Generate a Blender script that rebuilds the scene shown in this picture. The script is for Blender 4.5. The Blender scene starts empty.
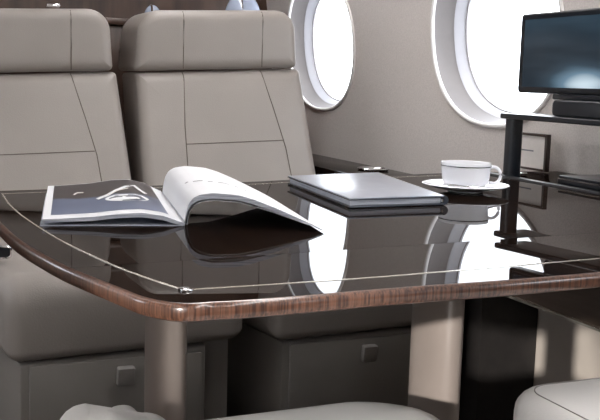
import bpy, bmesh, math, random
from mathutils import Vector, Matrix
random.seed(3)
SC = bpy.context.scene
COL = SC.collection
PI = math.pi

# ---------------------------------------------------------------- materials
def mat(name, col, rough=.5, metal=0., spec=.5, coat=0., coat_rough=.03, noise=0., nscale=(40, 40, 40), bump=0., bscale=300., col2=None, emis=None, estr=0., sheen=0.):
    m = bpy.data.materials.new(name); m.use_nodes = True
    nt = m.node_tree; b = nt.nodes['Principled BSDF']
    b.inputs['Roughness'].default_value = rough
    b.inputs['Metallic'].default_value = metal
    b.inputs['Specular IOR Level'].default_value = spec
    b.inputs['Coat Weight'].default_value = coat
    b.inputs['Coat Roughness'].default_value = coat_rough
    b.inputs['Sheen Weight'].default_value = sheen
    tc = nt.nodes.new('ShaderNodeTexCoord')
    mp = nt.nodes.new('ShaderNodeMapping'); mp.inputs['Scale'].default_value = nscale
    nt.links.new(tc.outputs['Object'], mp.inputs['Vector'])
    n = nt.nodes.new('ShaderNodeTexNoise'); n.inputs['Scale'].default_value = 1.; n.inputs['Detail'].default_value = 4.
    nt.links.new(mp.outputs['Vector'], n.inputs['Vector'])
    r = nt.nodes.new('ShaderNodeValToRGB')
    c = tuple(col) + (1,)
    d = tuple(col2) + (1,) if col2 else tuple(x * (1 - noise) for x in col) + (1,)
    r.color_ramp.elements[0].position = .38; r.color_ramp.elements[1].position = .62
    r.color_ramp.elements[0].color = d; r.color_ramp.elements[1].color = c
    nt.links.new(n.outputs['Fac'], r.inputs['Fac'])
    nt.links.new(r.outputs['Color'], b.inputs['Base Color'])
    if bump:
        n2 = nt.nodes.new('ShaderNodeTexNoise'); n2.inputs['Scale'].default_value = bscale; n2.inputs['Detail'].default_value = 3.
        nt.links.new(tc.outputs['Object'], n2.inputs['Vector'])
        bp = nt.nodes.new('ShaderNodeBump'); bp.inputs['Strength'].default_value = bump; bp.inputs['Distance'].default_value = .002
        nt.links.new(n2.outputs['Fac'], bp.inputs['Height'])
        nt.links.new(bp.outputs['Normal'], b.inputs['Normal'])
    if emis:
        b.inputs['Emission Color'].default_value = tuple(emis) + (1,)
        b.inputs['Emission Strength'].default_value = estr
    return m

M = {}
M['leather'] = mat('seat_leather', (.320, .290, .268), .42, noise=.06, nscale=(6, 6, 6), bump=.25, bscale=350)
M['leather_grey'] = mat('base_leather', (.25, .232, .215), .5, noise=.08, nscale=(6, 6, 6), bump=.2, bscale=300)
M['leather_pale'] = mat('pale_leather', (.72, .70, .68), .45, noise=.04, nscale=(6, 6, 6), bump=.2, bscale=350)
M['stitch'] = mat('seam_thread', (.12, .095, .08), .8, noise=.2, nscale=(300, 300, 300))
M['fabric'] = mat('wall_fabric', (.66, .615, .59), .85, noise=.13, nscale=(260, 260, 260), bump=.5, bscale=420)
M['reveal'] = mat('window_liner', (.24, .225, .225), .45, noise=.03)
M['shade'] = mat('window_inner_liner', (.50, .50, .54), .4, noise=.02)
M['bead'] = mat('window_bead', (.85, .83, .82), .35, noise=.02)
M['gloss'] = mat('lacquered_wood', (.012, .007, .005), .10, spec=.0, coat=.55, coat_rough=.010, col2=(.008, .005, .004), nscale=(70, 6, 6))
M['veneer'] = mat('veneer_edge', (.125, .058, .036), .28, coat=.6, coat_rough=.12, col2=(.032, .014, .010), nscale=(520, 520, 12))
M['inlay'] = mat('inlay_metal', (.86, .80, .70), .22, metal=.7, noise=.03)
M['chrome'] = mat('chrome', (.85, .85, .87), .12, metal=1., noise=.03)
M['pedestal'] = mat('pedestal_paint', (.25, .205, .18), .35, coat=.25, coat_rough=.2, noise=.05, nscale=(20, 20, 20))
M['darkwood'] = mat('bulkhead_wood', (.075, .040, .027), .35, coat=.3, coat_rough=.2, col2=(.035, .018, .013), nscale=(18, 18, 2))
M['console'] = mat('console_side', (.105, .07, .05), .5, col2=(.07, .047, .035), nscale=(4, 4, 40))
M['lowerwall'] = mat('lower_wall_leather', (.40, .345, .30), .6, noise=.06, nscale=(8, 8, 8))
M['carpet'] = mat('carpet_pile', (.035, .028, .024), .95, noise=.4, nscale=(250, 250, 250), bump=.8, bscale=500)
M['ceiling'] = mat('ceiling_liner', (.62, .59, .56), .8, noise=.03)
M['black'] = mat('black_plastic', (.012, .014, .019), .3, spec=.5, noise=.2, nscale=(60, 60, 60))
M['blackgloss'] = mat('black_gloss', (.005, .008, .014), .28, coat=.3, coat_rough=.05, noise=.2, nscale=(60, 60, 60))
M['paper'] = mat('paper', (.80, .81, .84), .55, noise=.03, nscale=(10, 10, 10))
M['pageedge'] = mat('page_edges', (.62, .64, .70), .7, col2=(.30, .33, .40), nscale=(8, 8, 1500))
M['ink'] = mat('grey_ink', (.22, .22, .25), .8, noise=.1)
M['cover'] = mat('dark_cover', (.02, .024, .034), .25, coat=.6, coat_rough=.1, noise=.2)
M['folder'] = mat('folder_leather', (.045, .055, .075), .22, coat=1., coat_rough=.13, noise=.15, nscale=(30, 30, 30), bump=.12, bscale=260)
M['foldertop_glare'] = mat('folder_glare', (.36, .40, .49), .30, spec=1., coat=1., coat_rough=.24, noise=.08, nscale=(30, 30, 30), bump=.1, bscale=260)  # dark leather paled: window glare put into the base colour
M['deep'] = mat('dark_side_panel', (.014, .011, .010), .6, noise=.3)
M['tab'] = mat('tab_leather', (.36, .34, .32), .5, noise=.08)
M['china'] = mat('white_china', (.93, .94, .98), .16, coat=.5, noise=.01)
M['rim'] = mat('silver_rim', (.35, .36, .38), .2, metal=.9, noise=.05)
M['card'] = mat('card_panel', (.72, .68, .65), .55, noise=.05, nscale=(80, 80, 80))
M['brownframe'] = mat('brown_frame', (.045, .026, .02), .3, coat=.4, coat_rough=.1, noise=.2)
M['dome'] = mat('pale_blue_gloss', (.42, .48, .62), .12, coat=1., noise=.1, nscale=(12, 12, 12))
M['fill'] = mat('fill_diffuser', (1, 1, 1), .5, emis=(1., .97, .95), estr=15.)  # glow of the added fill strips

def photo_material():
    # printed picture on the left page: brown darkness above a blue-grey table
    m = bpy.data.materials.new('printed_picture'); m.use_nodes = True; nt = m.node_tree
    b = nt.nodes['Principled BSDF']; b.inputs['Roughness'].default_value = .35
    tc = nt.nodes.new('ShaderNodeTexCoord'); sp = nt.nodes.new('ShaderNodeSeparateXYZ')
    nt.links.new(tc.outputs['UV'], sp.inputs['Vector'])
    n = nt.nodes.new('ShaderNodeTexNoise'); n.inputs['Scale'].default_value = 3.
    nt.links.new(tc.outputs['UV'], n.inputs['Vector'])
    a = nt.nodes.new('ShaderNodeMath'); a.operation = 'MULTIPLY_ADD'; a.inputs[1].default_value = .12
    nt.links.new(n.outputs['Fac'], a.inputs[0]); nt.links.new(sp.outputs['Y'], a.inputs[2])
    r = nt.nodes.new('ShaderNodeValToRGB'); e = r.color_ramp.elements
    e[0].position = 0; e[0].color = (.17, .20, .30, 1)
    e[1].position = 1; e[1].color = (.045, .036, .040, 1)
    x = e.new(.30); x.color = (.10, .125, .20, 1)
    x = e.new(.50); x.color = (.10, .125, .20, 1)
    x = e.new(.57); x.color = (.045, .034, .035, 1)
    nt.links.new(a.outputs[0], r.inputs['Fac']); nt.links.new(r.outputs['Color'], b.inputs['Base Color'])
    return m
M['photo'] = photo_material()

def screen_material():
    m = bpy.data.materials.new('screen_pattern'); m.use_nodes = True; nt = m.node_tree
    b = nt.nodes['Principled BSDF']; b.inputs['Roughness'].default_value = .12
    b.inputs['Base Color'].default_value = (.01, .012, .016, 1)
    tc = nt.nodes.new('ShaderNodeTexCoord'); mp = nt.nodes.new('ShaderNodeMapping')
    mp.inputs['Rotation'].default_value = (0, 0, .35); mp.inputs['Scale'].default_value = (1.1, 2.6, 1)
    nt.links.new(tc.outputs['UV'], mp.inputs['Vector'])
    n = nt.nodes.new('ShaderNodeTexNoise'); n.inputs['Scale'].default_value = 1.6; n.inputs['Detail'].default_value = 1.5
    nt.links.new(mp.outputs['Vector'], n.inputs['Vector'])
    # emission pattern: pale patch at the lower edge, paler towards the top
    sp = nt.nodes.new('ShaderNodeSeparateXYZ'); nt.links.new(tc.outputs['UV'], sp.inputs['Vector'])
    dv = nt.nodes.new('ShaderNodeVectorMath'); dv.operation = 'SUBTRACT'; dv.inputs[1].default_value = (.47, .02, 0)
    nt.links.new(tc.outputs['UV'], dv.inputs[0])
    dm = nt.nodes.new('ShaderNodeVectorMath'); dm.operation = 'MULTIPLY'; dm.inputs[1].default_value = (2.5, 2.3, 0)
    nt.links.new(dv.outputs[0], dm.inputs[0])
    ln = nt.nodes.new('ShaderNodeVectorMath'); ln.operation = 'LENGTH'; nt.links.new(dm.outputs[0], ln.inputs[0])
    g = nt.nodes.new('ShaderNodeMapRange'); g.inputs['From Min'].default_value = 1.05; g.inputs['From Max'].default_value = 0.; g.interpolation_type = 'SMOOTHSTEP'
    nt.links.new(ln.outputs['Value'], g.inputs['Value'])
    h = nt.nodes.new('ShaderNodeMapRange'); h.inputs['From Min'].default_value = .40; h.inputs['From Max'].default_value = .72
    h.inputs['To Min'].default_value = 0.; h.inputs['To Max'].default_value = .16
    nt.links.new(n.outputs['Fac'], h.inputs['Value'])
    ad = nt.nodes.new('ShaderNodeMath'); ad.operation = 'MULTIPLY_ADD'; ad.inputs[1].default_value = .85
    nt.links.new(g.outputs['Result'], ad.inputs[0]); nt.links.new(h.outputs['Result'], ad.inputs[2])
    tp = nt.nodes.new('ShaderNodeMapRange'); tp.inputs['From Min'].default_value = .55; tp.inputs['From Max'].default_value = 1.; tp.inputs['To Max'].default_value = .18
    nt.links.new(sp.outputs['Y'], tp.inputs['Value'])
    a2 = nt.nodes.new('ShaderNodeMath'); a2.operation = 'ADD'
    nt.links.new(ad.outputs[0], a2.inputs[0]); nt.links.new(tp.outputs['Result'], a2.inputs[1])
    r = nt.nodes.new('ShaderNodeValToRGB'); e = r.color_ramp.elements
    e[0].position = 0; e[0].color = (.006, .014, .022, 1); e[1].position = 1; e[1].color = (.80, .93, 1, 1)
    x = e.new(.3); x.color = (.022, .042, .060, 1)
    x = e.new(.62); x.color = (.12, .20, .27, 1)
    nt.links.new(a2.outputs[0], r.inputs['Fac']); nt.links.new(r.outputs['Color'], b.inputs['Emission Color'])
    b.inputs['Emission Strength'].default_value = 1.15
    return m
M['screen'] = screen_material()

def glass_material():
    m = bpy.data.materials.new('window_glass'); m.use_nodes = True; nt = m.node_tree
    nt.nodes.remove(nt.nodes['Principled BSDF']); out = nt.nodes['Material Output']
    t = nt.nodes.new('ShaderNodeBsdfTransparent'); t.inputs['Color'].default_value = (.96, .98, 1, 1)
    g = nt.nodes.new('ShaderNodeBsdfGlossy'); g.inputs['Roughness'].default_value = .02
    x = nt.nodes.new('ShaderNodeMixShader'); x.inputs['Fac'].default_value = .06
    nt.links.new(t.outputs[0], x.inputs[1]); nt.links.new(g.outputs[0], x.inputs[2]); nt.links.new(x.outputs[0], out.inputs['Surface'])
    return m
M['glass'] = glass_material()

# ---------------------------------------------------------------- helpers
def obj(name, bm, m, parent=None, smooth=True, angle=40, kind=None, label=None):
    bmesh.ops.recalc_face_normals(bm, faces=bm.faces[:])
    me = bpy.data.meshes.new(name); bm.to_mesh(me); bm.free()
    for mm in (m if isinstance(m, (list, tuple)) else [m]): me.materials.append(mm)
    if smooth:
        me.shade_smooth(); me.set_sharp_from_angle(angle=math.radians(angle))
    o = bpy.data.objects.new(name, me); COL.objects.link(o)
    if parent: o.parent = parent; o.matrix_parent_inverse = Matrix.Translation(parent.location).inverted() @ Matrix.Identity(4) if False else Matrix.Identity(4)
    if kind: o['kind'] = kind
    if label: o['label'] = label
    return o

def tag(o, label, cat, group=None):
    o['label'] = label; o['category'] = cat
    if group: o['group'] = group
    return o

def thing(name, label, cat, loc, group=None, rotz=0.):
    o = bpy.data.objects.new(name, None); COL.objects.link(o)
    o.location = loc; o.rotation_euler = (0, 0, rotz); o.empty_display_size = .05
    return tag(o, label, cat, group)

def rebase(root):
    # parts were modelled in world coordinates: bring their meshes into the frame of their thing
    inv = (Matrix.Translation(root.location) @ root.rotation_euler.to_matrix().to_4x4()).inverted()
    def go(o):
        for c in o.children:
            c.data.transform(inv); go(c)
    go(root)

def new(): return bmesh.new()

def box(bm, x0, x1, y0, y1, z0, z1, bev=0., seg=2):
    r = bmesh.ops.create_cube(bm, size=1)
    vs = r['verts']
    for v in vs:
        v.co = Vector((x0 + (v.co.x + .5) * (x1 - x0), y0 + (v.co.y + .5) * (y1 - y0), z0 + (v.co.z + .5) * (z1 - z0)))
    if bev:
        es = list({e for v in vs for e in v.link_edges})
        bmesh.ops.bevel(bm, geom=es, offset=bev, segments=seg, profile=.5, affect='EDGES')
    return bm

def slab(bm, pts, d, bev=.01, seg=4, axis='y'):
    """closed 2-D outline extruded by d; axis y: pts are (x,z) ; axis z: pts are (x,y) ; axis x: pts are (y,z)"""
    def P(p, t):
        if axis == 'y': return Vector((p[0], t, p[1]))
        if axis == 'z': return Vector((p[0], p[1], t))
        return Vector((t, p[0], p[1]))
    t0, t1 = d
    if isinstance(pts, RR) and bev:
        rings = []
        def add(ins, t): rings.append([bm.verts.new(P(p, t)) for p in pts.inset(ins)])
        half = min(pts.a[1] - pts.a[0], pts.a[3] - pts.a[2]) / 2
        caps = [half * q for q in (.97, .75, .5, .28)] if bev > .015 else []
        for q in caps: 
            if q > bev: add(q, t0)
        for k in range(seg + 1):
            a = PI / 2 * (1 - k / seg); add(bev * (1 - math.cos(a)), t0 + bev * (1 - math.sin(a)))
        for k in range(seg + 1):
            a = PI / 2 * k / seg; add(bev * (1 - math.cos(a)), t1 - bev * (1 - math.sin(a)))
        for q in caps[::-1]:
            if q > bev: add(q, t1)
        n = len(rings[0])
        bm.faces.new(rings[0]); bm.faces.new(rings[-1])
        for a, b in zip(rings, rings[1:]):
            for i in range(n): bm.faces.new((a[i], a[(i + 1) % n], b[(i + 1) % n], b[i]))
        return bm
    a = [bm.verts.new(P(p, t0)) for p in pts]; b = [bm.verts.new(P(p, t1)) for p in pts]
    n = len(pts)
    f0 = bm.faces.new(a); f1 = bm.faces.new(b)
    for i in range(n): bm.faces.new((a[i], a[(i + 1) % n], b[(i + 1) % n], b[i]))
    if bev:
        es = list(f0.edges) + list(f1.edges)
        bmesh.ops.bevel(bm, geom=es, offset=bev, segments=seg, profile=.5, affect='EDGES')
    return bm

class RR(list):
    def inset(self, i):
        x0, x1, z0, z1, r, n = self.a
        return rrect(x0 + i, x1 - i, z0 + i, z1 - i, tuple(max(q - i, .0004) for q in r), n)
def rrect(x0, x1, z0, z1, r, n=6):
    """rounded rectangle; r = (bl, br, tr, tl)"""
    if not isinstance(r, (tuple, list)): r = (r,) * 4
    out = []
    for (cx, cz, a0, rr) in ((x0 + r[0], z0 + r[0], PI, r[0]), (x1 - r[1], z0 + r[1], 1.5 * PI, r[1]), (x1 - r[2], z1 - r[2], 0, r[2]), (x0 + r[3], z1 - r[3], .5 * PI, r[3])):
        for k in range(n + 1):
            a = a0 + k / n * PI / 2
            out.append((cx + rr * math.cos(a), cz + rr * math.sin(a)))
    out = RR(out); out.a = (x0, x1, z0, z1, tuple(r), n)
    return out

def tube(bm, pts, rad, n=8, caps=True):
    pts = [Vector(p) for p in pts]; rings = []
    rs = rad if isinstance(rad, (list, tuple)) else [rad] * len(pts)
    for i, p in enumerate(pts):
        t = (pts[min(i + 1, len(pts) - 1)] - pts[max(i - 1, 0)]).normalized()
        u = t.cross(Vector((0, 0, 1)))
        if u.length < 1e-3: u = t.cross(Vector((1, 0, 0)))
        u.normalize(); v = t.cross(u)
        rings.append([bm.verts.new(p + (u * math.cos(a) + v * math.sin(a)) * rs[i]) for a in [2 * PI * k / n for k in range(n)]])
    for a, b in zip(rings, rings[1:]):
        for k in range(n): bm.faces.new((a[k], a[(k + 1) % n], b[(k + 1) % n], b[k]))
    if caps: bm.faces.new(rings[0]); bm.faces.new(rings[-1])
    return bm

def ringtube(bm, pts, rad, n=8):
    pts = [Vector(p) for p in pts]; rings = []; N = len(pts)
    for i, p in enumerate(pts):
        t = (pts[(i + 1) % N] - pts[i - 1]).normalized()
        u = t.cross(Vector((1, 0, .02))).normalized(); v = t.cross(u)
        rings.append([bm.verts.new(p + (u * math.cos(a) + v * math.sin(a)) * rad) for a in [2 * PI * k / n for k in range(n)]])
    for i in range(N):
        a, b = rings[i], rings[(i + 1) % N]
        for k in range(n): bm.faces.new((a[k], a[(k + 1) % n], b[(k + 1) % n], b[k]))
    return bm

def lathe(bm, prof, c=(0, 0, 0), n=48, close=False):
    rings = []
    for r, z in prof:
        rings.append([bm.verts.new((c[0] + r * math.cos(2 * PI * k / n), c[1] + r * math.sin(2 * PI * k / n), c[2] + z)) for k in range(n)] if r > 1e-6 else [bm.verts.new((c[0], c[1], c[2] + z))])
    for a, b in zip(rings, rings[1:]):
        for k in range(n):
            q = (k + 1) % n
            if len(a) == 1 and len(b) == 1: continue
            if len(a) == 1: bm.faces.new((a[0], b[k], b[q]))
            elif len(b) == 1: bm.faces.new((a[k], a[q], b[0]))
            else: bm.faces.new((a[k], a[q], b[q], b[k]))
    return bm

def interp(tab, u):
    for (a, p), (b, q) in zip(tab, tab[1:]):
        if u <= b: 
            t = (u - a) / (b - a) if b > a else 0
            t2 = t
            return p + (q - p) * t2
    return tab[-1][1]

# ---------------------------------------------------------------- camera
PSI = math.atan(400 / 950.); PIT = math.atan(129 / 950.); ROLL = .03
fw = Vector((math.sin(PSI) * math.cos(PIT), math.cos(PSI) * math.cos(PIT), -math.sin(PIT)))
r0 = Vector((math.cos(PSI), -math.sin(PSI), 0)); u0 = r0.cross(fw)
rr = r0 * math.cos(ROLL) + u0 * math.sin(ROLL); uu = u0 * math.cos(ROLL) - r0 * math.sin(ROLL)
cd = bpy.data.cameras.new('camera'); cam = bpy.data.objects.new('camera', cd); COL.objects.link(cam)
cam.matrix_world = Matrix(((rr.x, uu.x, -fw.x, 0), (rr.y, uu.y, -fw.y, 0), (rr.z, uu.z, -fw.z, .89), (0, 0, 0, 1)))
cd.sensor_width = 36; cd.lens = 36 * 950 / 600.; cd.clip_start = .02
SC.camera = cam

# ---------------------------------------------------------------- cabin shell
def wx(z):
    """lateral distance of the right side wall at height z (it curves in towards the ceiling)"""
    return 1.405 - .12 * max(0, z - .62) ** 1.8 - .55 * max(0, z - 1.35) ** 1.5
WA, WB, WN = .288, .232, 2.25         # window half length, half height, superellipse exponent
WZ = 1.022
def sell(cy, cz, a, b, n, N=64):
    out = []
    for k in range(N):
        t = 2 * PI * k / N; c, s = math.cos(t), math.sin(t)
        out.append((cy + a * math.copysign(abs(c) ** (2 / n), c), cz + b * math.copysign(abs(s) ** (2 / n), s)))
    return out

def window_cell(bm, side, y0, y1, z0, z1, cy, off=0.):
    N = 64
    inner = sell(cy, WZ, WA, WB, WN, N)
    rings = []
    for k in range(7):
        f = k / 6
        ring = []
        for i in range(N):
            iy, iz = inner[i]
            dy, dz = iy - cy, iz - WZ
            sc = min((y1 - cy) / dy if dy > 1e-9 else 1e9, (y0 - cy) / dy if dy < -1e-9 else 1e9, (z1 - WZ) / dz if dz > 1e-9 else 1e9, (z0 - WZ) / dz if dz < -1e-9 else 1e9)
            g = 1 + (sc - 1) * f
            y, z = cy + dy * g, WZ + dz * g
            ring.append(bm.verts.new((side * (wx(z) + off), y, z)))
        rings.append(ring)
    for a, b in zip(rings, rings[1:]):
        for i in range(N): bm.faces.new((a[i], a[(i + 1) % N], b[(i + 1) % N], b[i]))
    # square off the corners of the cell
    cor = {}
    for (y, z) in ((y0, z0), (y0, z1), (y1, z0), (y1, z1)):
        cor[(y, z)] = bm.verts.new((side * (wx(z) + off), y, z))
    L = rings[-1]
    for i in range(N):
        a, b = L[i], L[(i + 1) % N]
        ona = abs(a.co.y - y0) < 1e-6 or abs(a.co.y - y1) < 1e-6
        onb = abs(b.co.y - y0) < 1e-6 or abs(b.co.y - y1) < 1e-6
        oza = abs(a.co.z - z0) < 1e-6 or abs(a.co.z - z1) < 1e-6
        ozb = abs(b.co.z - z0) < 1e-6 or abs(b.co.z - z1) < 1e-6
        if (ona and not onb and ozb) or (onb and not ona and oza):
            ya = a.co.y if ona else b.co.y; zb = b.co.z if ozb and not ona or (ozb and ona) else a.co.z
            if not ona: zb = a.co.z
            kk = (min((y0, y1), key=lambda q: abs(q - ya)), min((z0, z1), key=lambda q: abs(q - zb)))
            bm.faces.new((a, b, cor[kk]))

def strip_wall(bm, side, y0, y1, z0, z1, off=0., n=24):
    prev = None
    for k in range(n + 1):
        z = z0 + (z1 - z0) * k / n
        r = [bm.verts.new((side * (wx(z) + off), y0, z)), bm.verts.new((side * (wx(z) + off), y1, z))]
        if prev: bm.faces.new((prev[0], prev[1], r[1], r[0]))
        prev = r

CYR = [3.15, 2.07, .99, -.09, -1.17]
CYL = [3.55, 2.79, 1.71, -.415, -1.495]
Y_END, Y_REAR = 3.64, -2.35
def side_wall(name, side, cys, off):
    bm = new()
    half = .50; zt, zb = 1.32, .72
    lo, hi = Y_REAR, Y_END
    cys = sorted(cys)
    half = .54 if side > 0 else .5
    for c in cys:
        window_cell(bm, side, max(lo, c - half), min(hi, c + half), zb, zt, c, off)
    a = max(lo, cys[0] - half); b = min(hi, cys[-1] + half)
    if a > lo + 1e-4: strip_wall(bm, side, lo, a, zb, zt, off)
    if b < hi - 1e-4: strip_wall(bm, side, b, hi, zb, zt, off)
    for c, d in zip(cys, cys[1:]):
        if d - c > 2 * half + 1e-3: strip_wall(bm, side, c + half, d - half, zb, zt, off)
    strip_wall(bm, side, lo, hi, zt, 1.9, off, 12)
    strip_wall(bm, side, lo, hi, .43, zb, off)
    bmesh.ops.remove_doubles(bm, verts=bm.verts[:], dist=.0005)
    return obj(name, bm, M['fabric'], kind='structure', angle=60)

LOFF = -.42
side_wall('wall_right', 1, CYR, 0.)
side_wall('wall_left', -1, CYL[1:] , LOFF)
wn = 0
def window(side, cy, off):
    global wn; wn += 1
    root = bpy.data.objects.new('window_%d' % wn, None); COL.objects.link(root); root['kind'] = 'structure'
    root.location = (side * (wx(WZ) + off), cy, WZ)
    N = 64
    def ring(s, d):
        return [(side * (wx(z0) + off + d), y, z0 - 0) for (y, z0) in sell(cy, WZ, WA * s[0], WB * s[1], WN, N)]
    def loft(name, rs, m):
        bm = new(); L = [[bm.verts.new(p) for p in r] for r in rs]
        for a, b in zip(L, L[1:]):
            for i in range(N): bm.faces.new((a[i], a[(i + 1) % N], b[(i + 1) % N], b[i]))
        return obj(name, bm, m, root)
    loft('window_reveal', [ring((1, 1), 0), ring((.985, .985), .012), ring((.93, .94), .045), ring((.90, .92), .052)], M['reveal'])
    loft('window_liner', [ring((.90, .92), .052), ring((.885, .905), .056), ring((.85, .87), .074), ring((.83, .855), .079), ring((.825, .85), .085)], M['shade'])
    bm = new(); ringtube(bm, ring((1.0, 1.0), -.001), .0062, 10); obj('window_frame', bm, M['bead'], root)
    bm = new(); ringtube(bm, ring((.83, .855), .079), .002, 6); obj('window_gasket', bm, M['reveal'], root)
    bm = new(); vs = [bm.verts.new(p) for p in ring((.828, .852), .083)]; bm.faces.new(vs); obj('window_pane', bm, M['glass'], root, smooth=False)
    rebase(root)
for c in CYR: window(1, c, 0.)
for c in CYL[1:]: window(-1, c, LOFF)

LX = -(wx(.6) + LOFF)
bm = new(); box(bm, LX - .4, 1.5, Y_REAR, Y_END, -.05, 0); obj('floor', bm, M['carpet'], kind='structure', smooth=False)
bm = new(); box(bm, -1.2, 1.5, Y_REAR, Y_END, 1.9, 1.93); obj('ceiling', bm, M['ceiling'], kind='structure', smooth=False)
bm = new(); box(bm, -1.2, 1.5, Y_END, Y_END + .04, 0, 1.9); obj('wall_far', bm, M['darkwood'], kind='structure', smooth=False)
bm = new(); box(bm, -1.2, 1.5, Y_REAR - .04, Y_REAR, 0, 1.9); obj('wall_near', bm, M['ceiling'], kind='structure', smooth=False)
bm = new(); box(bm, 1.386, 1.42, Y_REAR, Y_END, 0, .434); obj('baseboard_right', bm, M['lowerwall'], kind='structure', smooth=False)
bm = new(); box(bm, LX - .03, LX + .01, Y_REAR, Y_END, 0, .45); obj('baseboard_left', bm, M['lowerwall'], kind='structure', smooth=False)

for i, (x, lab) in enumerate(((-.62, 'long added fill light strip, unseen above the aisle side'), (.80, 'long added fill light strip, unseen above the table side'))):  # glowing strips added out of view to brighten the cabin
    t = thing('fill_light', lab, 'fill light', (x, .6, 1.9), 'added fill lights')
    bm = new(); box(bm, x - .09, x + .09, -1.9, 3.2, 1.875, 1.8995, .004); obj('fill_housing', bm, M['reveal'], t)
    bm = new(); box(bm, x - .07, x + .07, -1.88, 3.18, 1.868, 1.8755); obj('fill_panel', bm, M['fill'], t, smooth=False)
    rebase(t)

# ---------------------------------------------------------------- side consoles
def P3(x, y, z): return (x, y, z)
t = thing('side_console', 'dark lacquered side console ledge along the wall under the monitor', 'console', (1.3, 0., 0))
bm = new(); box(bm, 1.198, 1.403, -1.6, 1.80, .675, .70, .002); obj('console_top', bm, M['gloss'], t)
bm = new(); box(bm, 1.222, 1.403, -1.6, 1.79, .44, .6745); obj('console_body', bm, M['console'], t)
bm = new(); box(bm, 1.1795, 1.1975, -1.6, 1.80, .672, .7035, .002); obj('edge_rail', bm, M['blackgloss'], t)
bm = new(); box(bm, 1.212, 1.403, -1.6, 1.79, .435, .4398); obj('trim_strip', bm, M['inlay'], t, label='thin pale metal strip')
rebase(t)
t = thing('side_ledge', 'low dark wooden side ledge with cup holder beside the right far seat', 'ledge', (1.31, 2.4, 0))
bm = new(); box(bm, 1.205, 1.403, 1.81, 3.6, .595, .625, .003); obj('ledge_top', bm, M['gloss'], t)
bm = new(); box(bm, 1.225, 1.383, 1.81, 3.6, 0., .5945); obj('ledge_body', bm, M['deep'], t)
bm = new(); lathe(bm, [(.046, .6255), (.049, .630), (.046, .633), (.040, .630), (.038, .6262), (0, .6258)], (1.335, 2.60, 0)); obj('cup_holder', bm, [M['chrome']], t, label='round chrome cup holder')
bm = new(); lathe(bm, [(.036, .0), (.036, .0008), (0, .0008)], (1.335, 2.60, .6262)); obj('holder_well', bm, M['black'], t)
rebase(t)

# ---------------------------------------------------------------- conference table
FRONT = [(.2352, .7475), (.2614, .746), (.3174, .748), (.379, .753), (.445, .756), (.53, .757), (.65, .765), (.9, .790), (1.172, .822)]
LEFT = [(0.103, 1.56), (0.105, 1.42), (0.113, 1.254), (0.122, 1.112), (0.139, 0.995), (0.1556, 0.9138), (0.177, 0.8257), (0.1871, 0.7849), (0.2004, 0.7603), (0.2158, 0.7474)]
FAR = [(1.172, 1.80), (1.057, 1.778), (.671, 1.690), (.624, 1.674), (.42, 1.634), (.21, 1.596), (.16, 1.588), (.125, 1.584), (.109, 1.576)]
def seam(x): return .923 + .098 * x
TILT = .0185
def ztop(x, y): return .70 + (TILT * (seam(x) - y) if y < seam(x) else 0.)
def smooth_path(pts, n=4):
    out = []
    P = [Vector(p).to_3d() for p in pts]
    for i in range(len(P) - 1):
        a, b, c, d = P[max(i - 1, 0)], P[i], P[i + 1], P[min(i + 2, len(P) - 1)]
        for k in range(n):
            s = k / n
            out.append(.5 * ((2 * b) + (c - a) * s + (2 * a - 5 * b + 4 * c - d) * s * s + (3 * b - a - 3 * c + d) * s ** 3))
    out.append(P[-1]); return [(p.x, p.y) for p in out]
outline = FAR + smooth_path(LEFT + FRONT, 4)
tb = thing('conference_table', 'glossy dark wood folding table with pale metal inlay and striped veneer edge', 'table', (.65, 1.2, 0))
split_i = min(range(len(outline)), key=lambda i: abs(outline[i][1] - seam(outline[i][0])) + (10 if outline[i][0] > .5 else 0))
farpoly = outline[:split_i] + [(.152, seam(.152))] + [(1.172, seam(1.172))]
nearpoly = [(.152, seam(.152) - .0008)] + [p for p in outline[split_i:] if p[1] < seam(p[0]) - .004] + [(1.172, seam(1.172) - .0008)]
def leaf(name, poly):
    bm = new()
    a = [bm.verts.new((x, y, ztop(x, y))) for x, y in poly]; b = [bm.verts.new((x, y, ztop(x, y) - .0145)) for x, y in poly]
    n = len(poly); bm.faces.new(a); bm.faces.new(b)
    for i in range(n): bm.faces.new((a[i], a[(i + 1) % n], b[(i + 1) % n], b[i]))
    return obj(name, bm, M['gloss'], tb, smooth=False)
leaf('far_leaf', farpoly); leaf('near_leaf', nearpoly)
# rounded veneer band swept round the outline
def sweep(bm, path, prof):
    rings = []; N = len(path)
    for i, (x, y) in enumerate(path):
        a = Vector(path[max(i - 1, 0)]); b = Vector(path[min(i + 1, N - 1)])
        t = (b - a).normalized(); nrm = Vector((-t.y, t.x)) * SWS
        rings.append([bm.verts.new((x + nrm.x * o, y + nrm.y * o, ztop(x, y) + z)) for o, z in prof])
    for a, b in zip(rings, rings[1:]):
        for k in range(len(prof)):
            q = (k + 1) % len(prof); bm.faces.new((a[k], a[q], b[q], b[k]))
    bm.faces.new(rings[0]); bm.faces.new(rings[-1])
SWS = -1
prof = [(0, .0004), (.002, .0002), (.0042, -.0010), (.0054, -.004), (.0054, -.0105), (.0042, -.0142), (.002, -.0155), (0, -.0155)]
edge = smooth_path([(.30, 1.612), (.21, 1.596), (.16, 1.588), (.125, 1.584), (.109, 1.576)] + LEFT + FRONT, 5)
bm = new(); sweep(bm, edge, prof); obj('edge_band', bm, M['veneer'], tb, label='striped reddish veneer edge')
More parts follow.
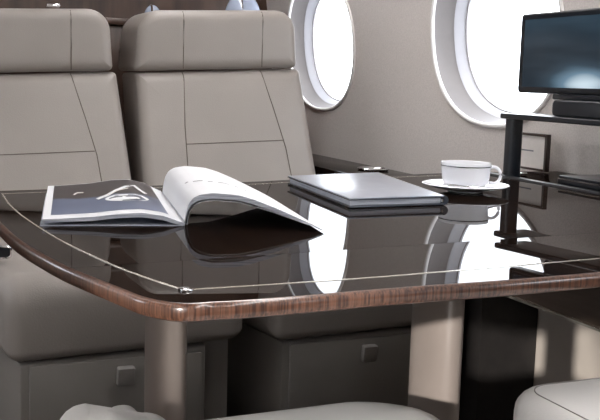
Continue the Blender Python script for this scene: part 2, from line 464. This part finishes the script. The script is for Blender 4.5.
# pale inlay line
def flat_line(name, path, w, m, dz=.0005, label=None):
    bm = new(); N = len(path); rings = []
    for i, (x, y) in enumerate(path):
        a = Vector(path[max(i - 1, 0)]); b = Vector(path[min(i + 1, N - 1)]); t = (b - a).normalized(); q = Vector((-t.y, t.x)) * w / 2
        rings.append([bm.verts.new((x + q.x, y + q.y, ztop(x, y))), bm.verts.new((x + q.x, y + q.y, ztop(x, y) + dz)), bm.verts.new((x - q.x, y - q.y, ztop(x, y) + dz)), bm.verts.new((x - q.x, y - q.y, ztop(x, y)))])
    for a, b in zip(rings, rings[1:]):
        for k in range(4): bm.faces.new((a[k], a[(k + 1) % 4], b[(k + 1) % 4], b[k]))
    return obj(name, bm, m, tb, smooth=False, label=label)
flat_line('inlay', smooth_path([(0.143, 1.548), (0.141, 1.42), (0.147, 1.283), (0.165, 1.103), (0.192, 0.948), (0.2113, 0.8599), (0.2288, 0.8016)], 8), .0022, M['inlay'])
flat_line('inlay', smooth_path([(0.2288, 0.8016), (0.3241, 0.803), (0.4461, 0.8094), (0.7041, 0.835), (0.9366, 0.8695), (1.172, .903)], 8), .0020, M['inlay'])
flat_line('inlay', smooth_path([(.143, 1.548), (.21, 1.561), (.42, 1.598), (.63, 1.638), (1.057, 1.742), (1.172, 1.766)], 8), .0036, M['inlay'])
bm = new(); box(bm, .2235, .2335, .794, .806, .7020, .7048, .001); obj('inlay_clip', bm, M['chrome'], tb, label='small silver clip at the inlay corner')
def column(cx, cy, a, b, z0, z1, strip):
    bm = new(); N = 40
    pts = [(cx + a * math.copysign(abs(math.cos(t)) ** .85, math.cos(t)), cy + b * math.copysign(abs(math.sin(t)) ** .85, math.sin(t))) for t in [2 * PI * k / N for k in range(N)]]
    slab(bm, pts, (z0, z1), 0, axis='z')
    p = obj('pedestal', bm, M['pedestal'], tb)
    bm = new(); slab(bm, [(cx + (x - cx) * 2.2, cy + (y - cy) * 2.2) for x, y in pts], (0, .025), .006, 3, 'z'); obj('pedestal_foot', bm, M['pedestal'], p)
    bm = new(); slab(bm, [(cx + (x - cx) * 1.5, cy + (y - cy) * 1.5) for x, y in pts], (z1 - .012, z1 - .0002), .003, 2, 'z'); obj('pedestal_collar', bm, M['pedestal'], p)
    if strip:
        bm = new(); box(bm, cx + a - .003, cx + a + .0012, cy - .010, cy - .0045, .03, z1 - .015); obj('metal_strip', bm, M['chrome'], p)
column(.272, 1.03, .0205, .045, 0, .684, 0)
column(.642, 1.05, .0225, .050, 0, .684, 1)
rebase(tb)

# ---------------------------------------------------------------- far seats
def seat(name, label, dx, hz=.700, zs=0.):
    """left edge of the backrest front at x = dx; built in world coordinates"""
    W = .49; x0, x1 = dx, dx + W
    s = thing(name, label, 'seat', (dx + W / 2 + .06, 2.2, 0), 'pair of beige seats behind the table')
    L = M['leather']
    # backrest: slightly reclined cushion block
    def recl(bm, z0, k):
        for v in bm.verts: v.co.y += (v.co.z - z0) * k
    def bulge(bm, cx, cz, hw, hz, amt, front):
        for v in bm.verts:
            if v.co.y < front + .02:
                v.co.y -= amt * max(0, 1 - ((v.co.x - cx) / hw) ** 2) * max(0, 1 - ((v.co.z - cz) / hz) ** 2)
    bm = new(); slab(bm, rrect(x0 + .004, x1 + .010, .40, .899, (.02, .02, .012, .012)), (2.475, 2.70), .028, 5); recl(bm, .40, .34)
    bk = obj('backrest', bm, L, s, angle=60)
    bm = new(); pts = rrect(x0 - .001, x1, .903, 1.072, (.014, .014, .060, .060), 8)
    slab(bm, pts, (2.640, 2.90), .030, 6)
    for v in bm.verts: v.co.x += (.012 * (v.co.z - .903) / .17) * (1 if v.co.x < (x0 + x1) / 2 else -1)
    hd = obj('headrest', bm, L, s, angle=60)
    # seam lines sunk into the leather
    def yb(z): return 2.475 + (z - .40) * .34 - .0003
    def sline(pa, host, r=.0013):
        bm = new(); tube(bm, pa, r, 6); obj('seam', bm, M['stitch'], host)
    f1, f2 = x0 + .135, x0 + .372
    sline([(f1, 2.6402, .908 + .0), (f1, 2.6398, .97), (f1, 2.6398, 1.04), (f1, 2.6435, 1.056), (f1, 2.654, 1.067)], hd)
    sline([(f2, 2.6402, .908), (f2, 2.6398, .97), (f2, 2.6398, 1.04), (f2, 2.6435, 1.056), (f2, 2.654, 1.067)], hd)
    sline([(f1 + .002, yb(.897) + .016, .897), (f1 + .002, yb(.891) + .0065, .891), (f1 + .002, yb(.880) + .0012, .880), (f1 - .010, yb(.75), .75), (f1 - .016, yb(.60), .60), (f1 - .018, yb(.48), .48)], bk)
    sline([(f2 + .001, yb(.897) + .016, .897), (f2 + .002, yb(.891) + .0065, .891), (f2 + .003, yb(.880) + .0012, .880), (f2 + .02, yb(.78), .78), (f2 + .034, yb(.68), .68), (f2 + .040, yb(.55), .55), (f2 + .042, yb(.48), .48)], bk)
    sline([(f1 - .012, yb(hz), hz), (f1 + .10, yb(hz), hz), (f2 + .030, yb(hz), hz)], bk)
    # piping down the bevelled outer side
    sline([(x0 + .0035, 2.672, .915), (x0 + .008, 2.672, .98), (x0 + .016, 2.676, 1.03)], hd, .0015)
    for h_ in [bk, hd] + list(bk.children) + list(hd.children):
        for v in h_.data.vertices: v.co.z += .052 * (v.co.x - x0 - zs) * min(1, max(0, (v.co.z - .45) / .3)) ; v.co.x += .034 * min(1.1, max(0, .885 - v.co.z) / .26) * max(0, (v.co.x - x0) / W)
    # cushion and base sit a little towards the wall
    c0 = x0 + .118 ; c1 = c0 + .492
    bm = new(); slab(bm, rrect(1.850, 2.60, .337, .505, (.022, .03, .05, .062), 8), (c0, c1), .035, 6, 'x')
    for v in bm.verts:
        if v.co.z > .45: v.co.z += .012 * max(0, 1 - ((v.co.x - (c0 + c1) / 2) / .25) ** 2)
    obj('seat_cushion', bm, L, s, angle=60)
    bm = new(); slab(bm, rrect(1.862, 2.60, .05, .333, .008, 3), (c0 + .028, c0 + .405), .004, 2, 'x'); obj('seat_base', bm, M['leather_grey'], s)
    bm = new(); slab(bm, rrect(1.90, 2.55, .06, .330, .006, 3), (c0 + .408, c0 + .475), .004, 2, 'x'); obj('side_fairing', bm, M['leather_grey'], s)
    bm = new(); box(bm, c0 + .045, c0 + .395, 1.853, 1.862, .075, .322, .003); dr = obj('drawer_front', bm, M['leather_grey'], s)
    hx = c0 + .232
    bm = new(); slab(bm, rrect(hx - .018, hx + .018, .288, .327, (.004, .004, .004, .004), 3), (1.838, 1.8528), .003, 2)
    for v in bm.verts: v.co.y -= .010 * max(0, math.sin((v.co.z - .293) / .036 * PI)); v.co.z -= .018
    obj('pull_tab', bm, M['tab'], dr, label='small grey leather pull tab')
    bm = new(); box(bm, c0 + .06, c0 + .44, 1.95, 2.5, 0, .05); obj('floor_plinth', bm, M['black'], s)
    for h_ in s.children:
        if h_.name.split('.')[0] in ('seat_cushion', 'seat_base', 'side_fairing', 'floor_plinth'):
            for v in h_.data.vertices: v.co.z += .030 * (v.co.x - c0 - .30) * min(1, v.co.z / .1); v.co.x -= .112 * min(1, max(0, (v.co.y - 1.87) / .55))
    return s
sA = seat('cabin_seat', 'beige leather cabin seat at the left behind the open magazine', .055, .690, .49)
sB = seat('cabin_seat', 'beige leather cabin seat next to the cabin wall and window', .605)
for o in (sA, sB):
    hd = [c for c in o.children if c.name.startswith('headrest')][0]
bm = new(); box(bm, .372, .408, 2.70, 2.725, 1.070, 1.079, .003); obj('headrest_clip', bm, M['chrome'], [c for c in sA.children if c.name.startswith('headrest')][0])
rebase(sA); rebase(sB)

# belt buckle at the left of the left seat
BX, BY, BZ = .184, 2.0, .512
t = thing('belt_buckle', 'small black and silver belt buckle on the left far seat cushion', 'buckle', (BX, BY, BZ))
bm = new(); box(bm, BX - .016, BX + .016, BY, BY + .02, BZ, BZ + .024, .004); obj('buckle_body', bm, M['black'], t)
bm = new(); ringtube(bm, [(BX + .0165 * math.copysign(abs(math.cos(a)) ** .5, math.cos(a)), BY - .001, BZ + .012 + .012 * math.copysign(abs(math.sin(a)) ** .5, math.sin(a))) for a in [2 * PI * k / 24 for k in range(24)]], .0022, 6); obj('buckle_rim', bm, M['chrome'], t)
rebase(t)

# ---------------------------------------------------------------- near seat and arms
t = thing('near_seat', 'pale leather seat cushion in the foreground below the table edge', 'seat', (.40, .7, 0))
bm = new(); slab(bm, rrect(.2545, .562, .42, .985, (.03, .03, .09, .04), 8), (.36, .520), .030, 6, 'z')
for v in bm.verts:
    if v.co.z > .48: v.co.z += .010 * max(0, 1 - ((v.co.x - .40) / .18) ** 2) - .012 * max(0, (v.co.y - .9) / .1)
obj('seat_cushion', bm, M['leather_pale'], t, angle=60)
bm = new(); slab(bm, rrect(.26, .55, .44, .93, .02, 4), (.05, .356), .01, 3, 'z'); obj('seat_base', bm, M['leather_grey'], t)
bm = new(); box(bm, .29, .52, .48, .88, 0, .05); obj('floor_plinth', bm, M['black'], t)
rebase(t)
t = thing('seat_armrest', 'rounded pale armrest end at the bottom left of the near seat', 'armrest', (.17, .8, 0))
bm = new(); slab(bm, rrect(.134, .252, .30, .952, .030, 6), (.44, .562), .026, 6, 'z')
for v in bm.verts: v.co.z -= .016 * min(1, max(0, (v.co.x - .185) / .035)) if v.co.z > .5 else 0
obj('armrest_pad', bm, M['leather_pale'], t, angle=60)
bm = new(); slab(bm, rrect(.198, .238, .955, 1.030, .018, 6), (.40, .526), .018, 6, 'z'); obj('armrest_bolster', bm, M['leather_pale'], t, angle=60)
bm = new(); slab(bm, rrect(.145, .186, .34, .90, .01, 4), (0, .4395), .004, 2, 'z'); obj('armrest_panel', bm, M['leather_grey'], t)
rebase(t)
t = thing('seat_armrest', 'broad grey leather armrest at the bottom right corner of the picture', 'armrest', (.62, .6, 0))
bm = new(); slab(bm, rrect(.570, .80, .25, .812, (.03, .03, .05, .055), 8), (.46, .580), .022, 6, 'z'); a_ = obj('armrest_pad', bm, M['leather_pale'], t, angle=60)
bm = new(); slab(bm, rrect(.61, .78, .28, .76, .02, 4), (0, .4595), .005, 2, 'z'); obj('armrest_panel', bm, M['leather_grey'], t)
bm = new(); tube(bm, [(.592, .45, .5802), (.592, .70, .5802)] + [(.622 + .030 * math.cos(PI - a), .762 + .030 * math.sin(a), .5802) for a in [PI / 2 * k / 10 for k in range(11)]] + [(.68, .792, .5802), (.78, .792, .5802)], .0007, 6); obj('seam', bm, M['leather_grey'], a_)
rebase(t)

# ---------------------------------------------------------------- open magazine
O = Vector((.334, 1.175)); dV = Vector((.052, .324)).normalized(); dL = Vector((-.175, .033)).normalized(); dR = Vector((.151, -.085)).normalized()
HL = [(0, .0035), (.05, .006), (.15, .0125), (.3, .0165), (.45, .0155), (.65, .0115), (.85, .0095), (1, .0085)]
HR = [(0, .006), (.015, .017), (.04, .027), (.09, .036), (.16, .0415), (.26, .0445), (.38, .0430), (.5, .038), (.65, .029), (.8, .0185), (.92, .010), (1, .0035)]
TL = [(0, .003), (.1, .0055), (.5, .0052), (1, .0045)]
TR = [(0, .005), (.1, .0072), (.5, .0065), (.8, .004), (1, .0015)]
mg = thing('open_magazine', 'open magazine with a dark blue photo page and a curled white page', 'magazine', (O.x, O.y, .7))
NU, NV = 36, 10
LW, RW, LH = .178, .178, .334
def page_pt(side, u, v, lift=0., under=False):
    if side == 'L':
        h = interp(HL, u); w = LW; d = dL; h *= 1 + .45 * v
        th = interp(TL, u)
    else:
        h = interp(HR, u) * (1 + .13 * v); w = RW; d = dR; th = interp(TR, u)
    p = O + d * (w * u) + dV * (LH * v * (1 if side == 'L' else .93))
    if side == 'R':   # top of the curl leans over the gutter
        lean = -.010 * math.sin(min(1, u / .4) * PI)
        p = p + Vector((1, 0)) * lean
    z = .7005 + h - (th if under else 0) + lift
    return Vector((p.x, p.y, max(z, .7006)))
def block(name, side):
    bm = new()
    top = [[bm.verts.new(page_pt(side, (i / NU) ** 1.25, j / NV)) for i in range(NU + 1)] for j in range(NV + 1)]
    bot = [[bm.verts.new(page_pt(side, (i / NU) ** 1.25, j / NV, 0, True)) for i in range(NU + 1)] for j in range(NV + 1)]
    F = []
    for j in range(NV):
        for i in range(NU):
            bm.faces.new((top[j][i], top[j][i + 1], top[j + 1][i + 1], top[j + 1][i]))
            bm.faces.new((bot[j][i], bot[j][i + 1], bot[j + 1][i + 1], bot[j + 1][i]))
    for i in range(NU):
        for j in (0, NV): f = bm.faces.new((top[j][i], top[j][i + 1], bot[j][i + 1], bot[j][i])); f.material_index = 1
    for j in range(NV):
        for i in (0, NU): f = bm.faces.new((top[j][i], top[j + 1][i], bot[j + 1][i], bot[j][i])); f.material_index = 1
    return obj(name, bm, [M['paper'], M['pageedge']], mg)
bl = block('left_pages', 'L'); br_ = block('right_pages', 'R')
# loose leaf under the curl
bm = new(); g = []
for j in range(NV + 1):
    row = []
    for i in range(NU + 1):
        u = i / NU; p = page_pt('R', u, j / NV, 0, True); p.z = max(.7006, p.z - .0028 * math.sin(PI * min(1, u * 1.05))); p.x += .003; row.append(p)
    g.append(row)
T = [[bm.verts.new(p) for p in r] for r in g]; B = [[bm.verts.new(p - Vector((0, 0, .0006))) for p in r] for r in g]
for j in range(NV):
    for i in range(NU):
        bm.faces.new((T[j][i], T[j][i + 1], T[j + 1][i + 1], T[j + 1][i])); bm.faces.new((B[j][i], B[j][i + 1], B[j + 1][i + 1], B[j + 1][i]))
for i in range(NU):
    for j in (0, NV): bm.faces.new((T[j][i], T[j][i + 1], B[j][i + 1], B[j][i]))
obj('loose_leaf', bm, M['paper'], mg)
# printed picture on the left page
def page_sheet(name, side, poly, m, lift, uv=None, parent=None, nu=1, nv=1):
    """quad patch in page coordinates (u0,u1,v0,v1)"""
    bm = new(); lay = bm.loops.layers.uv.new('UVMap')
    u0, u1, v0, v1 = poly
    V = [[bm.verts.new(page_pt(side, u0 + (u1 - u0) * i / nu, v0 + (v1 - v0) * j / nv, lift)) for i in range(nu + 1)] for j in range(nv + 1)]
    for j in range(nv):
        for i in range(nu):
            f = bm.faces.new((V[j][i], V[j][i + 1], V[j + 1][i + 1], V[j + 1][i]))
            for l, (a, b) in zip(f.loops, ((i, j), (i + 1, j), (i + 1, j + 1), (i, j + 1))): l[lay].uv = (a / nu, b / nv)
    return obj(name, bm, m, parent)
pic = page_sheet('printed_picture', 'L', (.10, .945, .09, .985), M['photo'], .0004, nu=24, nv=10, parent=bl)
def blob(name, side, f, n, m, lift, parent):
    bm = new(); vs = [bm.verts.new(page_pt(side, *f(k / n), lift)) for k in range(n)]; bm.faces.new(vs); return obj(name, bm, m, parent, smooth=False)
def ell(cu, cv, a, b, rot=0.):
    return lambda t: (cu + a * math.cos(2 * PI * t) * math.cos(rot) - b * math.sin(2 * PI * t) * math.sin(rot), cv + a * math.cos(2 * PI * t) * math.sin(rot) + b * math.sin(2 * PI * t) * math.cos(rot))
blob('printed_shape', 'L', ell(.37, .40, .17, .10), 28, M['paper'], .0008, pic)
blob('printed_shape', 'L', ell(.38, .40, .13, .055), 28, M['ink'], .0010, pic)
blob('printed_shape', 'L', ell(.39, .37, .12, .04), 28, M['paper'], .0012, pic)
def arc_band(name, pts, w, m, lift, parent):
    bm = new(); L = []
    for i, (u, v) in enumerate(pts):
        a = Vector(pts[max(0, i - 1)]); b = Vector(pts[min(len(pts) - 1, i + 1)]); t_ = (b - a).normalized(); q = Vector((-t_.y, t_.x)) * w
        L.append((bm.verts.new(page_pt('L', u + q.x * .6, v + q.y, lift)), bm.verts.new(page_pt('L', u - q.x * .6, v - q.y, lift))))
    for a, b in zip(L, L[1:]): bm.faces.new((a[0], b[0], b[1], a[1]))
    return obj(name, bm, m, parent, smooth=False)
arc_band('printed_shape', [(.60, .43), (.52, .50), (.44, .62), (.34, .74), (.27, .78), (.24, .66), (.20, .56)], .026, M['paper'], .0010, pic)
arc_band('printed_shape', [(.52, .50), (.42, .62), (.33, .68)], .012, M['card'], .0011, pic)
arc_band('printed_shape', [(.78, .62), (.75, .68), (.70, .67)], .014, M['card'], .0010, pic)
# few lines of print on the curled page
rp = []
for k, (u0, u1, v) in enumerate(((.13, .16, .40), (.20, .27, .39), (.30, .33, .38), (.36, .43, .37), (.47, .50, .36), (.54, .57, .35))):
    page_sheet('print_line', 'R', (u0, u1, v, v + .018), M['ink'], .0005, parent=br_, nu=3)
# covers
bm = new(); a = [O, O + dL * .181, O + dL * .181 + dV * .33, O + dV * .33]
vs = [bm.verts.new((p.x, p.y, .7012)) for p in a]; ws = [bm.verts.new((p.x, p.y, .7002)) for p in a]
bm.faces.new(vs); bm.faces.new(ws)
for i in range(4): bm.faces.new((vs[i], vs[(i + 1) % 4], ws[(i + 1) % 4], ws[i]))
obj('cover', bm, M['pageedge'], mg, smooth=False)
rebase(mg)

# ---------------------------------------------------------------- folder
A_ = Vector((.624, 1.290)); B_ = Vector((.797, 1.298)); D_ = Vector((.656, 1.620)); E_ = Vector((.868, 1.665))
D_ = A_ + (D_ - A_); ex = (B_ - A_)
fo = thing('leather_folder', 'closed dark blue leather folder, top paled with painted glare, lying on the table between magazine and cup', 'folder', (A_.x, A_.y, .7))
def fpt(s, t): return (A_ * (1 - s) + B_ * s) * (1 - t) + (D_ * (1 - s) + E_ * s) * t
def plate(name, s0, s1, t0, t1, z0, z1, m, bev=.0015, parent=None):
    bm = new(); pts = [fpt(s0, t0), fpt(s1, t0), fpt(s1, t1), fpt(s0, t1)]
    slab(bm, [(p.x, p.y) for p in pts], (z0, z1), bev, 3, 'z'); return obj(name, bm, m, parent or fo)
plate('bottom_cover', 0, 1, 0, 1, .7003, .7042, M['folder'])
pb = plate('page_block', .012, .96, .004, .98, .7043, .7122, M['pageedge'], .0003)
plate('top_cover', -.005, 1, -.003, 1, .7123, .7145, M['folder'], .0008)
plate('glare_sheet', .0, .985, .0, .995, .71455, .7162, M['foldertop_glare'], .0006)  # thin extra layer that carries the painted glare
bm = new(); p0, p1 = fpt(1., 0.0), fpt(1., 1.)
tube(bm, [(p0.x - .002, p0.y, .7082), (p1.x - .002, p1.y, .7082)], .0078, 16); obj('spine', bm, M['folder'], fo)
bm = new(); tube(bm, [(fpt(.965, -.004).x, fpt(.965, -.004).y, .706), (fpt(.965, -.004).x, fpt(.965, -.004).y, .7105)], .0022, 8); obj('metal_ring', bm, M['chrome'], fo)
rebase(fo)

# ---------------------------------------------------------------- cup and saucer
CX, CY = .939, 1.462
sc = obj('saucer', lathe(new(), [(0, .0012), (.028, .0004), (.034, .0004), (.036, .003), (.060, .0075), (.084, .0135), (.0855, .0150), (.0845, .0158), (.060, .0100), (.038, .0058), (.030, .0050), (0, .0050)], (0, 0, 0)), M['china'])
sc.location = (CX, CY, .7003); sc.scale = (.92,) * 3; tag(sc, 'round white china saucer on the table beneath the coffee cup', 'saucer')
cu = thing('coffee_cup', 'white china coffee cup with thin silver band standing on its saucer', 'cup', (CX - .002, CY - .002, .7055))
bm = new(); lathe(bm, [(0, .0015), (.022, .0005), (.026, 0), (.027, .003), (.035, .006), (.0430, .012), (.0462, .022), (.0475, .036), (.0490, .0515), (.0485, .0530), (.0475, .0522), (.0455, .036), (.0440, .022), (.040, .013), (.030, .008), (0, .0065)]); obj('cup_body', bm, M['china'], cu); cu.scale = (.92,) * 3; cu.location.z = .7050
bm = new(); lathe(bm, [(.0486, .0455), (.0491, .0457), (.04935, .0474), (.0489, .0476)]); obj('rim_band', bm, M['rim'], cu, label='thin silver band below the rim')
hd_ = Vector((.93, -.36)).normalized()
bm = new(); hp = []
for k in range(17):
    a = PI * .80 - k / 16 * PI * 1.45
    hp.append((hd_.x * (.054 + .0150 * math.cos(a)), hd_.y * (.054 + .0150 * math.cos(a)), .029 + .0165 * math.sin(a)))
tube(bm, hp, .0032, 10); obj('cup_handle', bm, M['china'], cu)
bm = new(); lathe(bm, [(0, .030), (.0440, .030)]); obj('coffee', bm, M['brownframe'], cu)
sp_ = thing('teaspoon', 'small silver teaspoon lying across the saucer in front of the cup', 'spoon', (CX - .02, CY - .055, .712))
bm = new(); tube(bm, [(CX - .060, CY - .035, .7175), (CX - .03, CY - .056, .7165), (CX + .01, CY - .068, .7165), (CX + .038, CY - .070, .7170)], [.0030, .0016, .0014, .0016], 8); obj('spoon_handle', bm, M['chrome'], sp_)
bm = new(); lathe(bm, [(0, -.002), (.006, -.0012), (.009, .001), (.0085, .0014), (.005, -.0002), (0, -.001)], (0, 0, 0), 20)
for v in bm.verts: v.co = Vector((CX - .066 + v.co.x * 1.2, CY - .030 + v.co.y * .8, .7195 + v.co.z))
obj('spoon_bowl', bm, M['chrome'], sp_)
for o_ in sp_.children: o_.data.transform(Matrix.Translation((CX, CY, .7)) @ Matrix.Scale(.92, 4) @ Matrix.Translation((-CX, -CY, -.7)))
rebase(sp_)

# ---------------------------------------------------------------- monitor on its shelf
sh = thing('monitor_shelf', 'black raised shelf with square post holding the monitor on the console', 'shelf', (1.29, 1.4, .70))
bm = new(); slab(bm, rrect(1.192, 1.284, 1.02, 1.742, .012, 4), (.823, .8345), .003, 3, 'z'); obj('shelf_top', bm, M['blackgloss'], sh)
for y in (1.712, 1.06):
    bm = new(); slab(bm, rrect(1.1985, 1.230, y - .015, y + .015, .008, 4), (.7006, .8226), 0, axis='z'); obj('shelf_post', bm, M['blackgloss'], sh)
rebase(sh)
mo = thing('monitor', 'black flat screen monitor with a dark blue glowing pattern on the shelf', 'monitor', (1.25, 1.52, .8347))
bm = new(); slab(bm, rrect(1.285, 1.762, .879, 1.046, .008, 4), (1.252, 1.280), .004, 3, 'x'); mb = obj('monitor_casing', bm, M['black'], mo)
bm = new(); slab(bm, rrect(1.297, 1.752, .886, 1.040, .003, 2), (1.2495, 1.2519), 0, axis='x'); obj('bezel', bm, M['blackgloss'], mb)
bm = new(); lay = bm.loops.layers.uv.new('UVMap')
vs = [bm.verts.new((1.2490, y, z)) for y, z in ((1.742, .892), (1.309, .892), (1.309, 1.033), (1.742, 1.033))]
f = bm.faces.new(vs)
for l, uv in zip(f.loops, ((0, 0), (1, 0), (1, 1), (0, 1))): l[lay].uv = uv
obj('screen', bm, M['screen'], mo, smooth=False)
bm = new(); box(bm, 1.243, 1.287, 1.40, 1.628, .868, .8788, .003); obj('stand_plate', bm, M['black'], mo)
bm = new(); slab(bm, rrect(1.42, 1.600, .835, .8678, .010, 4), (1.222, 1.296), .004, 3, 'x'); obj('stand_base', bm, M['black'], mo)
rebase(mo); mo.location.x -= .017; mo.location.y -= .023

# brown framed card standing on the console
cf = thing('framed_card', 'brown framed pale card standing on the console beside the shelf post', 'frame', (1.30, 1.86, .70))
bm = new()
y0_, y1_, z0_, z1_ = 1.778, 1.905, .7005, .786
X0, X1 = 1.352, 1.364
for (a, b, c, d) in ((y0_, y0_ + .008, z0_, z1_), (y1_ - .008, y1_, z0_, z1_), (y0_ + .0081, y1_ - .0081, z1_ - .006, z1_), (y0_ + .0081, y1_ - .0081, z0_, z0_ + .005)):
    box(bm, X0, X1, a, b, c, d, .001)
obj('frame_border', bm, M['brownframe'], cf)
bm = new(); box(bm, X0 + .004, X1 - .003, y0_ + .008, y1_ - .008, z0_ + .005, z1_ - .006); cp = obj('card_panel', bm, M['card'], cf)
bm = new(); box(bm, X0 + .0034, X0 + .0039, 1.83, 1.888, .743, .7462); obj('print_line', bm, M['ink'], cp)
rebase(cf)

# slim black case on the console
kb = thing('flat_case', 'slim black case with silver edge line lying under the monitor shelf', 'case', (1.27, 1.46, .70))
bm = new(); slab(bm, rrect(1.215, 1.33, 1.22, 1.560, .008, 4), (.7003, .7105), .002, 2, 'z'); obj('case_body', bm, M['black'], kb)
bm = new(); slab(bm, rrect(1.2144, 1.3306, 1.2194, 1.5606, .008, 4), (.7106, .7124), 0, axis='z'); obj('silver_edge', bm, M['chrome'], kb)
bm = new(); slab(bm, rrect(1.216, 1.329, 1.221, 1.559, .008, 4), (.7125, .718), .002, 2, 'z'); obj('case_lid', bm, M['blackgloss'], kb)
rebase(kb)
lt = obj('console_latch', box(new(), -.011, .011, -.006, .006, 0, .004, .0015), M['chrome']); lt.location = (1.262, 1.74, .7004)
tag(lt, 'tiny chrome latch on the console behind the shelf post', 'latch')

# ---------------------------------------------------------------- beyond the seats
cr = thing('credenza', 'dark wooden cabinet behind the far seats against the bulkhead', 'cabinet', (.75, 3.3, 0))
bm = new(); box(bm, .10, 1.18, 3.10, 3.62, 0, 1.05, .004); obj('cabinet_body', bm, M['darkwood'], cr)
bm = new(); box(bm, .08, 1.20, 3.08, 3.63, 1.0505, 1.072, .004); obj('cabinet_top', bm, M['darkwood'], cr)
rebase(cr)
def dome(x, y, r, h, lab):
    d = thing('glossy_dome', lab, 'ornament', (x, y, 1.0725))
    bm = new(); lathe(bm, [(r * 1.04, 0), (r * 1.04, .006), (r, .008)] + [(r * math.cos(a), .008 + h * math.sin(a)) for a in [PI / 2 * k / 10 for k in range(1, 11)]], (x, y, 1.0725), 32); obj('dome_shell', bm, M['dome'], d)
    bm = new(); ringtube(bm, [(x + .004 * math.sin(a) - r * .3, y + r * .9 * math.cos(a), 1.08 + h * .98 * math.sin(a)) for a in [PI * k / 12 for k in range(13)]] + [(x - r * .3, y, 1.075)], .004, 6); obj('dome_band', bm, M['brownframe'], d)
    rebase(d)
dome(.80, 3.25, .032, .052, 'small shiny pale dome showing above the top left of the right seat')
dome(1.125, 3.25, .070, .115, 'large pale blue shiny dome showing above the right seat near the window')

# ---------------------------------------------------------------- light
w = bpy.data.worlds.new('world'); SC.world = w; w.use_nodes = True
bg = w.node_tree.nodes['Background']; bg.inputs['Color'].default_value = (.93, .96, 1, 1); bg.inputs['Strength'].default_value = 7.
sd = bpy.data.lights.new('sun', 'SUN'); sd.energy = 6.; sd.angle = math.radians(1.5); sd.color = (1., .96, .90)
so = bpy.data.objects.new('sun', sd); COL.objects.link(so); so.location = (-3, -2, 3)
so.rotation_euler = Vector((1.1, 1., -.36)).to_track_quat('-Z', 'Y').to_euler()

SC.view_settings.view_transform = 'Standard'; SC.view_settings.look = 'None'
SC.view_settings.exposure = 0.; SC.view_settings.gamma = 1.; SC.view_settings.use_curve_mapping = False
SC.cycles.use_denoising = True
SC.cycles.max_bounces = 10; SC.cycles.diffuse_bounces = 5; SC.cycles.glossy_bounces = 5; SC.cycles.transparent_max_bounces = 12
SC.cycles.sample_clamp_indirect = 8.; SC.cycles.caustics_reflective = False; SC.cycles.caustics_refractive = False
